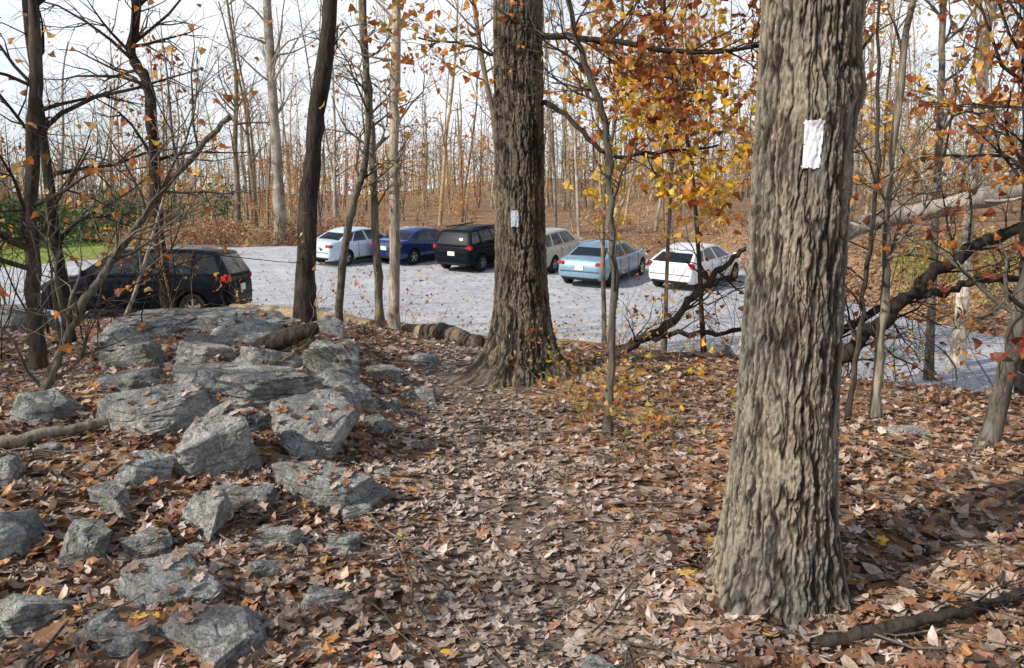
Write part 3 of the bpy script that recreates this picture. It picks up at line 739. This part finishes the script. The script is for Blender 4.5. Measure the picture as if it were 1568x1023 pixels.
def car(name, kind, mat, x, y, heading, L=4.6, W=1.82, H=None, rails=False, wr=.33):
    K = KIND[kind]; H = H or K['H']; hw = W / 2
    root = bpy.data.objects.new(name, None); COL.objects.link(root)
    sc = H / K['H']; belt = K['belt'] * sc
    ts = [a for a, _ in K['low']]; zs = [b_ * sc for _, b_ in K['low']]
    tt = sorted(set(ts + [.05, .15, .28, .45, .52, .66, .77, .86, .93]))
    V = []; rings = []
    for t in tt:
        zt = np.interp(t, ts, zs)
        w = hw * np.interp(t, [0, .01, .04, .12, .25, .8, .93, .98, 1], [.80, .88, .95, .99, 1, 1, .93, .83, .72])
        zb = np.interp(t, [0, .05, .15, .85, .95, 1], [.36, .26, .22, .2, .24, .34])
        zm = zb + (zt - zb) * .55
        ring = [(0, zb), (.8 * w, zb), (.95 * w, zb + .05), (.985 * w, zb + .14), (w, zm - .05), (.995 * w, zm + .08), (.965 * w, zt - .10 * (zt - zb) - .01), (.92 * w, zt - .02), (.82 * w, zt), (.4 * w, zt + .02), (0, zt + .025)]
        full = ring + [(-a, b_) for a, b_ in ring[-2:0:-1]]
        xx = -L / 2 + t * L
        rings.append([len(V) + q for q in range(len(full))]); V += [(xx, a, b_) for a, b_ in full]
    F = []; m = len(rings[0])
    for a in range(len(rings) - 1):
        for q in range(m): F.append((rings[a][q], rings[a][(q + 1) % m], rings[a + 1][(q + 1) % m], rings[a + 1][q]))
    F.append(tuple(rings[0][::-1])); F.append(tuple(rings[-1]))
    body = obj_from('body', V, F, [mat, M_black], None, None, 30)
    ss = body.modifiers.new('s', 'SUBSURF'); ss.levels = 1; ss.render_levels = 1
    wx = [-L / 2 + L * .19, -L / 2 + L * .805]
    cut = []
    for cxx in wx:
        for sgn in (-1, 1):
            b = bmesh.new(); bmesh.ops.create_cone(b, cap_ends=True, segments=28, radius1=wr * 1.17, radius2=wr * 1.17, depth=.5)
            me = bpy.data.meshes.new('c'); b.to_mesh(me); b.free(); me.materials.append(M_black)
            c = bpy.data.objects.new('c', me); COL.objects.link(c); c.rotation_euler = (math.pi / 2, 0, 0); c.location = (cxx, sgn * (hw + .02), wr)
            cut.append(c); mo = body.modifiers.new('b', 'BOOLEAN'); mo.operation = 'DIFFERENCE'; mo.object = c; mo.solver = 'EXACT'
            try: mo.material_mode = 'TRANSFER'
            except Exception: pass
    bpy.context.view_layer.update()
    dg = bpy.context.evaluated_depsgraph_get()
    nm = bpy.data.meshes.new_from_object(body.evaluated_get(dg))
    body.modifiers.clear(); body.data = nm
    for c in cut: bpy.data.objects.remove(c)
    try: nm.set_sharp_from_angle(angle=math.radians(32))
    except Exception: pass
    body.parent = root
    xb0, xb1 = [-L / 2 + L * q for q in K['b']]; xt0, xt1 = [-L / 2 + L * q for q in K['t']]
    wb, wt = .93 * hw, .72 * hw
    S = K['sides']; Yp = [-1, -.88, -.4, .4, .88, 1]
    pts = [(s_, 1) for s_ in S] + [(1, q) for q in Yp[::-1][1:]] + [(s_, -1) for s_ in S[::-1][1:]] + [(0, q) for q in Yp[1:-1]]
    levels = [(-.04, 0), (.06, .06), (.86, .9), (.95, .98), (1.0, 1.06)]
    V = []
    for (hz, f) in levels:
        for (s_, q) in pts:
            ff = min(f, 1.0); w = wb + (wt - wb) * (ff ** 1.15)
            x0 = xb0 + (xt0 - xb0) * (ff ** 1.2); x1 = xb1 + (xt1 - xb1) * (ff ** 1.0)
            if f > 1: w -= .06; x0 += .07; x1 -= .07
            xx = x0 + (x1 - x0) * s_
            bow = .10 * (1 - q * q) * (1 if s_ == 1 else (-.6 if s_ == 0 else 0))
            nar = 1 - .06 * (abs(s_ - .45) * 2) ** 2.5
            drop = K['rd'] * max(0, (.6 - s_) / .6) ** 1.7 + .06 * max(0, (s_ - .6) / .4) ** 1.7
            top = H - .03 - drop
            V.append((xx + bow, q * w * nar, belt + hz * (top - belt) if f <= 1 else top + .006))
    m = len(pts); F = []; MI = []
    for l in range(len(levels) - 1):
        for q in range(m):
            a, b_ = pts[q], pts[(q + 1) % m]
            F.append((l * m + q, l * m + (q + 1) % m, (l + 1) * m + (q + 1) % m, (l + 1) * m + q))
            glass = 0
            if l == 1:
                if a[1] == b_[1] and abs(a[1]) == 1:
                    ix = S.index(min(a[0], b_[0])); glass = 1 if ix % 2 == 1 else 0
                elif abs(a[1]) <= .88 and abs(b_[1]) <= .88: glass = 1
            MI.append(glass)
    tb = (len(levels) - 1) * m; nS = len(S)
    left = [tb + q for q in range(nS)]; right = [tb + nS - 1 + 5 + q for q in range(nS)][::-1]
    mid = []
    for q in range(nS):
        vl, vr = V[left[q]], V[right[q]]
        bow = .10 if q == nS - 1 else (-.06 if q == 0 else 0)
        V.append(((vl[0] + vr[0]) / 2 + bow, 0, max(vl[2], vr[2]) + .025)); mid.append(len(V) - 1)
    for q in range(nS - 1):
        F.append((left[q], left[q + 1], mid[q + 1], mid[q])); MI.append(0)
        F.append((mid[q], mid[q + 1], right[q + 1], right[q])); MI.append(0)
    fr = [tb + nS - 1 + q for q in range(6)]; rr_ = [tb + (2 * nS + 3 + q) % m for q in range(6)]
    for q in range(5):
        F.append((fr[q], fr[q + 1], mid[-1])); MI.append(0)
        F.append((rr_[q], rr_[q + 1], mid[0])); MI.append(0)
    obj_from('cabin', V, F, [mat, M_glass], MI, root, 28)
    tv, tf = lathe([(wr * .62, -.10), (wr * .93, -.105), (wr, -.07), (wr, .07), (wr * .93, .105), (wr * .62, .10)], 32)
    for k_, cxx in enumerate(wx):
        for sgn in (-1, 1):
            yy = sgn * (hw - .115)
            w_ = obj_from('tyre_%d' % (k_ * 2 + (sgn > 0)), tv, tf, [M_tyre], None, root); w_.location = (cxx, yy, wr)
            rv, rf = lathe([(wr * .66, .085), (wr * .60, .095), (wr * .57, .05), (.0, .03)], 32)
            rv = [(a, b_ * sgn, c) for a, b_, c in rv]
            hub = obj_from('rim_%d' % (k_ * 2 + (sgn > 0)), rv, rf, [M_rim], None, root); hub.location = (cxx, yy, wr)
            for sp_ in range(5):
                a = sp_ * 2 * math.pi / 5 + .3
                box('spoke', (cxx + math.cos(a) * wr * .3, yy + sgn * .075, wr + math.sin(a) * wr * .3), (wr * .6, .025, wr * .16), M_rim, root, .008, (0, -a, 0))
                a2 = a + math.pi / 5
                box('rim_gap', (cxx + math.cos(a2) * wr * .38, yy + sgn * .062, wr + math.sin(a2) * wr * .38), (wr * .3, .015, wr * .24), M_black, root, .004, (0, -a2, 0))
    zl = belt - .1
    for sgn in (-1, 1):
        if kind == 'sedan':
            box('tail_light', (-L / 2 + .12, sgn * hw * .78, .84 * sc), (.20, .30, .13), M_red, root, .03, (0, 0, -sgn * .25))
        else:
            box('tail_light', (-L / 2 + .14, sgn * hw * .83, zl + .02), (.22, .20, .20), M_red, root, .04, (0, 0, -sgn * .3))
        box('head_light', (L / 2 - .20, sgn * hw * .72, .68 * sc), (.30, .34, .13), M_lamp, root, .04, (0, 0, sgn * -.45))
        box('mirror', (xb1 - .28, sgn * (hw + .08), belt + .06), (.14, .2, .13), mat, root, .05)
        for xd in (-L / 2 + L * .33, -L / 2 + L * .50, -L / 2 + L * .70):
            box('door_seam', (xd, sgn * (hw - .004), belt * .5 + .16), (.010, .012, belt * .62), M_black, root, 0, (sgn * .03, 0, 0))
        box('sill', (-L / 2 + L * .5, sgn * (hw - .02), .25), (L * .42, .05, .10), M_black, root, .02)
        for xd in (.38, .56): box('door_handle', (-L / 2 + L * xd, sgn * (hw + .0), belt - .16), (.16, .035, .025), mat, root, .01)
        if rails: box('roof_rail', ((xt0 + xt1) / 2 + .1, sgn * wt * .93, H - .005), ((xt1 - xt0) * .8, .03, .045), M_rim if rails == 1 else M_black, root, .01)
    box('licence_plate', (-L / 2, 0, .74 * sc if kind != 'sedan' else .72), (.03, .32, .16), M_plate, root, .004)
    box('trunk_seam', (-L / 2 + .03, 0, .60), (.10, W * .80, .012), M_black, root, 0)
    box('rear_bumper_trim', (-L / 2 + .06, 0, .36), (.12, W * .74, .12), M_black, root, .03)
    box('front_grille', (L / 2 - .03, 0, .5), (.07, W * .45, .16), M_black, root, .03)
    hx, hy = math.sin(heading), math.cos(heading)
    zf = Tz(x + hx * L * .3, y + hy * L * .3); zr = Tz(x - hx * L * .3, y - hy * L * .3)
    zl_ = Tz(x - hy * .75, y + hx * .75); zr_ = Tz(x + hy * .75, y - hx * .75)
    fx = Vector((hx, hy, (zf - zr) / (L * .6))).normalized(); ly = Vector((-hy, hx, (zl_ - zr_) / 1.5)).normalized()
    up = fx.cross(ly).normalized(); ly = up.cross(fx)
    Mx = Matrix((fx, ly, up)).transposed().to_4x4(); Mx.translation = Vector((x, y, (zf + zr) / 2 + .035))
    root.matrix_world = Mx
    return root
P_white = paint('paint_white', (.76, .78, .80)); P_black = paint('paint_black', (.004, .006, .011), 0, .03, .18)
P_navy = paint('paint_navy', (.008, .022, .12)); P_blue = paint('paint_light_blue', (.20, .33, .42), .3)
P_silver = paint('paint_silver', (.50, .48, .44), .3); P_paleb = paint('paint_pale_blue', (.56, .66, .76))
D = math.radians
car('parked_hatchback', 'hatch', P_white, 6.55, 28.3, D(38), 4.3, 1.8)
car('parked_sedan', 'sedan', P_blue, 3.45, 29.4, D(29), 4.8, 1.82, 1.48)
car('parked_suv', 'suv', P_silver, 1.5, 32.4, D(27), 4.5, 1.8, 1.62)
car('parked_suv', 'suv', P_black, -1.2, 32.8, D(30), 4.6, 1.86, 1.70, rails=2)
car('parked_sedan', 'sedan', P_navy, -3.9, 34.6, D(36), 4.6, 1.8, 1.45)
car('parked_sedan', 'sedan', P_paleb, -6.55, 34.3, D(38), 4.6, 1.8, 1.47)
car('parked_suv', 'suv', P_black, -9.1, 19.8, D(-90), 4.8, 1.88, 1.74, rails=1)

# ------------------------------------------------------------------ woodland instances
tall = Cfg(seg=[12, 5, 4, 3], wob=[.035, .16, .2, .25], up=[.02, .06, .03, 0], tap=[.75, .8, .8, .7], k=[6, 3, 3, 3],
           nb=[15, 5, 3, 0], start=[.25, .25, .2, 0], len=[3.2, 1.5, .9, .4], ang=(.45, 1.1), maxl=3, minr=.006, leaf_lvl=3)
sap = Cfg(seg=[8, 5, 4, 3], wob=[.09, .18, .22, .25], up=[.02, .04, .03, 0], tap=[.8, .8, .8, .7], k=[5, 3, 3, 3],
          nb=[13, 5, 3, 0], start=[.15, .2, .2, 0], len=[1.7, .8, .45, .3], ang=(.5, 1.15), maxl=3, minr=.004, leaf_lvl=2)
tall_m = []; sap_m = []
for q in range(8):
    r = np.random.default_rng(200 + q); B = MB(); lv = []
    H = r.uniform(13, 19)
    grow(B, r, np.array([0, 0, -.2]), np.array([r.normal(0, .05), r.normal(0, .05), 1]), H, r.uniform(.08, .20), 0, tall, lv)
    if q % 3 != 0: add_leaves(B, r, lv, .06 if q % 3 == 1 else .2, OR if q % 2 else np.vstack([RUST, OR]), .11, spread=.15)
    tall_m.append(B.mesh('bare_tree_mesh', [[M_bark_grey, M_bark_tan, M_bark_pale][q % 3], M_leaf_tree]))
for q in range(8):
    r = np.random.default_rng(300 + q); B = MB(); lv = []
    grow(B, r, np.array([0, 0, -.1]), np.array([r.normal(0, .1), r.normal(0, .1), 1]), r.uniform(4, 7), r.uniform(.025, .05), 0, sap, lv)
    fr = [.0, .15, .45, .3, .8, .1, .5, .1][q]
    if fr: add_leaves(B, r, lv, fr, [OR, OR, OR, YEL, OR, RUST, np.vstack([OR, YEL]), RUST][q], .075, spread=.1)
    sap_m.append(B.mesh('understory_mesh', [[M_bark_tan, M_bark_pale][q % 2], M_leaf_tree]))
wood = bpy.data.objects.new('woodland', None); COL.objects.link(wood)
und = bpy.data.objects.new('understory_saplings', None); COL.objects.link(und)
def place(meshes, parent, x, y, s, r, nm):
    ob = bpy.data.objects.new(nm, meshes[r.integers(0, len(meshes))]); COL.objects.link(ob); ob.parent = parent
    ob.location = (x, y, Tz(x, y)); ob.rotation_euler = (r.normal(0, .05), r.normal(0, .05), r.uniform(0, 6.28)); ob.scale = (s * r.uniform(.7, 1.25),) * 2 + (s,)
r = np.random.default_rng(55)
def region(n, fx, fy, meshes, parent, nm, s0=.8, s1=1.2, ok=None):
    c = 0; tr = 0
    while c < n and tr < n * 20:
        tr += 1
        y = fy(); x = fx(y)
        if in_lot(x, y, 1.0): continue
        if ok and not ok(x, y): continue
        place(meshes, parent, x, y, r.uniform(s0, s1), r, nm); c += 1
U = r.uniform
region(130, lambda y: U(-.75 * y - 6, .75 * y + 6), lambda: 43 + 62 * r.random() ** 1.1, tall_m, wood, 'bare_tree', ok=lambda x, y: not (x < -20 and y < 66))
region(190, lambda y: U(-.75 * y - 5, .75 * y + 5), lambda: 41 + 45 * r.random() ** 1.1, sap_m, und, 'sapling_clump', .6, 1.15, ok=lambda x, y: not (x < -22 and y < 62))
region(13, lambda y: U(11.5, 42), lambda: U(9, 42), tall_m, wood, 'bare_tree', ok=lambda x, y: y > far_e(x) + 1.5)
region(30, lambda y: U(11, 36), lambda: U(12, 42), sap_m, und, 'sapling_clump', .5, .9, ok=lambda x, y: y > far_e(x) + 1)
region(5, lambda y: U(-28, -10), lambda: U(4, 15), tall_m, wood, 'bare_tree', .7, 1)
region(22, lambda y: U(-16, -4.5), lambda: U(6.5, 15), sap_m, und, 'sapling_clump', .45, .75)
region(12, lambda y: U(-34, 14), lambda: U(-34, -6), tall_m, wood, 'bare_tree')
region(5, lambda y: U(-30, -8), lambda: U(-8, 3), tall_m, wood, 'bare_tree')
B = MB(); r = np.random.default_rng(91)
for q in range(950):
    y = 75 + 125 * r.random() ** .9; x = r.uniform(-.8 * y, .8 * y); z0 = Tz(x, y) - .2; H = r.uniform(7, 14); R0 = r.uniform(.06, .2)
    ln = r.normal(0, .05, 2); tt_ = np.linspace(0, 1, 5)
    P = np.stack([x + ln[0] * H * tt_ + r.normal(0, .12, 5), y + ln[1] * H * tt_, z0 + H * tt_], -1)
    B.tube(P, R0 * (1 - .75 * tt_), 4, int(r.integers(0, 3)))
    for b_ in range(10):
        t0 = r.uniform(.12, .95); p = P[0] + (P[-1] - P[0]) * t0; a = r.uniform(0, 6.28); L = r.uniform(1.2, 3.4) * (1.1 - .5 * t0)
        d = np.array([math.cos(a), math.sin(a), r.uniform(.3, 1.3)]); d /= np.linalg.norm(d)
        Q = np.stack([p, p + d * L * .5 + r.normal(0, .12, 3), p + d * L + [0, 0, .2 * L]]); B.tube(Q, [.04, .03, .012], 3, int(q % 3))
        if q % 3 == 0:
            k_ = 8; PP = Q[1] + r.normal(0, .5, (k_, 3)); pal = OR if q % 2 else RUST
            B.scatter(TQ[0], TQ[1], PP, r.normal(size=(k_, 3)), r.uniform(.12, .25, k_), pal[r.integers(0, len(pal), k_)], m=3, r=r)
B.build('distant_trees', [M_bark_grey, M_bark_tan, M_bark_pale, M_leaf_tree])

# ------------------------------------------------------------------ thickets, brush, shrubs
def thicket(name, n, fx, fy, h0, h1, mat, leaf, pal, seed, arch=.25, rad=.006, nb=3, ls=.032):
    r = np.random.default_rng(seed); B = MB(); lv = []
    cf = Cfg(seg=[9, 5, 3], wob=[.16, .22, .25], up=[-.02, 0, 0], tap=[.75, .8, .8], k=[4, 3, 3], nb=[nb, 2, 0], start=[.25, .3, 0], len=[.6, .25, .2], ang=(.4, 1.1), maxl=2, minr=.002, leaf_lvl=1)
    for q in range(n):
        y = r.uniform(*fy); x = r.uniform(*fx)
        if in_lot(x, y, .1) or path_d(x, y) < .7 and y < 14: continue
        grow(B, r, np.array([x, y, Tz(x, y) - .02]), np.array([r.normal(0, arch), r.normal(0, arch), 1]), r.uniform(h0, h1), rad * r.uniform(.6, 1.5), 0, cf, lv)
    add_leaves(B, r, lv, leaf, pal, ls, tpl=TS, spread=.03)
    return B.build(name, [mat, M_leaf_tree])
thicket('bramble_thicket', 110, (-8.5, -3.8), (4.5, 11.5), 1.0, 3.6, M_bark_dark, .08, np.vstack([OR, YEL]), 61, .35, .008)
thicket('bramble_thicket', 50, (3.4, 8), (6.0, 11), .8, 3.0, M_bark_grey, .10, np.vstack([OR, RUST]), 62, .35, .007)
thicket('bramble_thicket', 40, (1.0, 4.6), (6.5, 13), .5, 1.6, M_bark_tan, .10, np.vstack([OR, YEL]), 63, .35, .004)
thicket('bramble_thicket', 36, (-4.5, -1.2), (9.5, 15), .4, 1.3, M_bark_tan, .12, np.vstack([OR, YEL]), 64, .4, .004)
thicket('weed_plants', 50, (.28, 1.2), (4.9, 7.4), .15, .45, M_bark_tan, .4, np.vstack([OLV, YEL * .8, OR]), 65, .3, .003, 2, .026)
thicket('weed_plants', 60, (.6, 4.5), (5.5, 14), .15, .5, M_bark_tan, .3, np.vstack([OR, YEL]), 66, .3, .003, 2)
thicket('weed_plants', 60, (-4, 3), (13, 17), .2, .7, M_bark_tan, .25, np.vstack([OR, OLV]), 67, .3, .004, 2)
def bushmass(name, n, fx, fy, h, pal, seed, size=.07, per=70, rad=.5, cond=None):
    r = np.random.default_rng(seed); B = MB()
    for q in range(n):
        y = r.uniform(*fy); x = r.uniform(*fx)
        if in_lot(x, y, .3) or (cond and not cond(x, y)): continue
        z0 = Tz(x, y); hh = h * r.uniform(.6, 1.2)
        for s_ in range(7):
            e = np.array([x + r.normal(0, rad * .6), y + r.normal(0, rad * .6), z0 + hh * r.uniform(.6, 1)])
            P = np.linspace([x + r.normal(0, .1), y + r.normal(0, .1), z0 - .03], e, 4) + r.normal(0, .03, (4, 3)); B.tube(P, np.linspace(.012, .004, 4), 3)
        P = np.stack([x + r.normal(0, rad * .55, per), y + r.normal(0, rad * .55, per), z0 + hh * r.uniform(.1, 1, per)], -1)
        c = pal[r.integers(0, len(pal), per)] * r.uniform(.6, 1.2, (per, 1))
        B.scatter(TQ[0], TQ[1], P, r.normal(size=(per, 3)), size * r.uniform(.6, 1.2, per), c, m=1, r=r)
    return B.build(name, [M_bark_tan, M_leaf_tree])
BR = np.array([(.42, .19, .09), (.54, .33, .18), (.30, .14, .07), (.60, .46, .28)])
bushmass('dry_brush', 110, (-20, -8), (37.5, 47), 1.1, BR, 71, .09, 80, .6)
bushmass('dry_brush', 100, (-8, 16), (38, 50), .45, BR, 72, .08, 40, .6)
bushmass('yellow_green_shrubs', 50, (8.5, 17), (13.5, 24), 1.1, OLV, 73, .06, 160, .5, lambda x, y: y > far_e(x) + .8)
bushmass('dry_brush', 60, (10, 22), (14, 32), .8, BR, 74, .07, 90, .5, lambda x, y: y > far_e(x) + .8)
bushmass('evergreen_shrubs', 22, (-34, -20), (46, 56), 3.2, np.array([(.07, .12, .05), (.10, .17, .06)]), 75, .16, 380, 1.3)

# ------------------------------------------------------------------ light / world / camera
el = math.radians(33); sx, sy = -.84, -.48
l = math.hypot(sx, sy); sx /= l; sy /= l
w = bpy.data.worlds.new('World'); scene.world = w; w.use_nodes = True
nt = w.node_tree; bg = nt.nodes['Background']
sky = nt.nodes.new('ShaderNodeTexSky'); sky.sky_type = 'NISHITA'; sky.sun_disc = False
sky.sun_elevation = el; sky.sun_rotation = math.atan2(sx, sy) % (2 * math.pi); sky.air_density = 1.0; sky.dust_density = 1.5; sky.ozone_density = 2.0
tc = nt.nodes.new('ShaderNodeTexCoord')
mp = nt.nodes.new('ShaderNodeMapping'); mp.inputs['Scale'].default_value = (1, 1, 2.2); nt.links.new(tc.outputs['Generated'], mp.inputs[0])
cl = noise(nt, mp.outputs[0], 1.9, 6, .6, .4)
cr = ramp(nt, [(.36, (.3, .3, .3)), (.56, (1, 1, 1))]); nt.links.new(cl, cr.inputs[0])
sx_ = nt.nodes.new('ShaderNodeSeparateXYZ'); nt.links.new(tc.outputs['Generated'], sx_.inputs[0])
rz = ramp(nt, [(.0, (1, 1, 1)), (.35, (.95, .95, .95)), (.6, (.15, .15, .15))]); nt.links.new(sx_.outputs[2], rz.inputs[0])
mm = N(nt, 'ShaderNodeMath', operation='MULTIPLY'); nt.links.new(cr.outputs[0], mm.inputs[0]); nt.links.new(rz.outputs[0], mm.inputs[1])
c = mixc(nt, sky.outputs[0], (7.2, 7.4, 7.7), mm.outputs[0])
nt.links.new(c, bg.inputs[0]); bg.inputs[1].default_value = .15
sd = bpy.data.lights.new('sun', 'SUN'); sd.energy = 5.0; sd.angle = math.radians(.5); sd.color = (1, .92, .80)
so = bpy.data.objects.new('sun', sd); COL.objects.link(so)
dirv = Vector((sx * math.cos(el), sy * math.cos(el), math.sin(el)))
so.rotation_euler = dirv.to_track_quat('Z', 'Y').to_euler(); so.location = dirv * 50
cd = bpy.data.cameras.new('camera'); co = bpy.data.objects.new('camera', cd); COL.objects.link(co)
cd.lens = 28; cd.sensor_width = 36; cd.clip_end = 3000; cd.clip_start = .05
co.location = (0, 0, 1.6); co.rotation_euler = (math.radians(90 - 8.4), 0, 0)
scene.camera = co
scene.view_settings.view_transform = 'Standard'; scene.view_settings.look = 'None'; scene.view_settings.exposure = 0
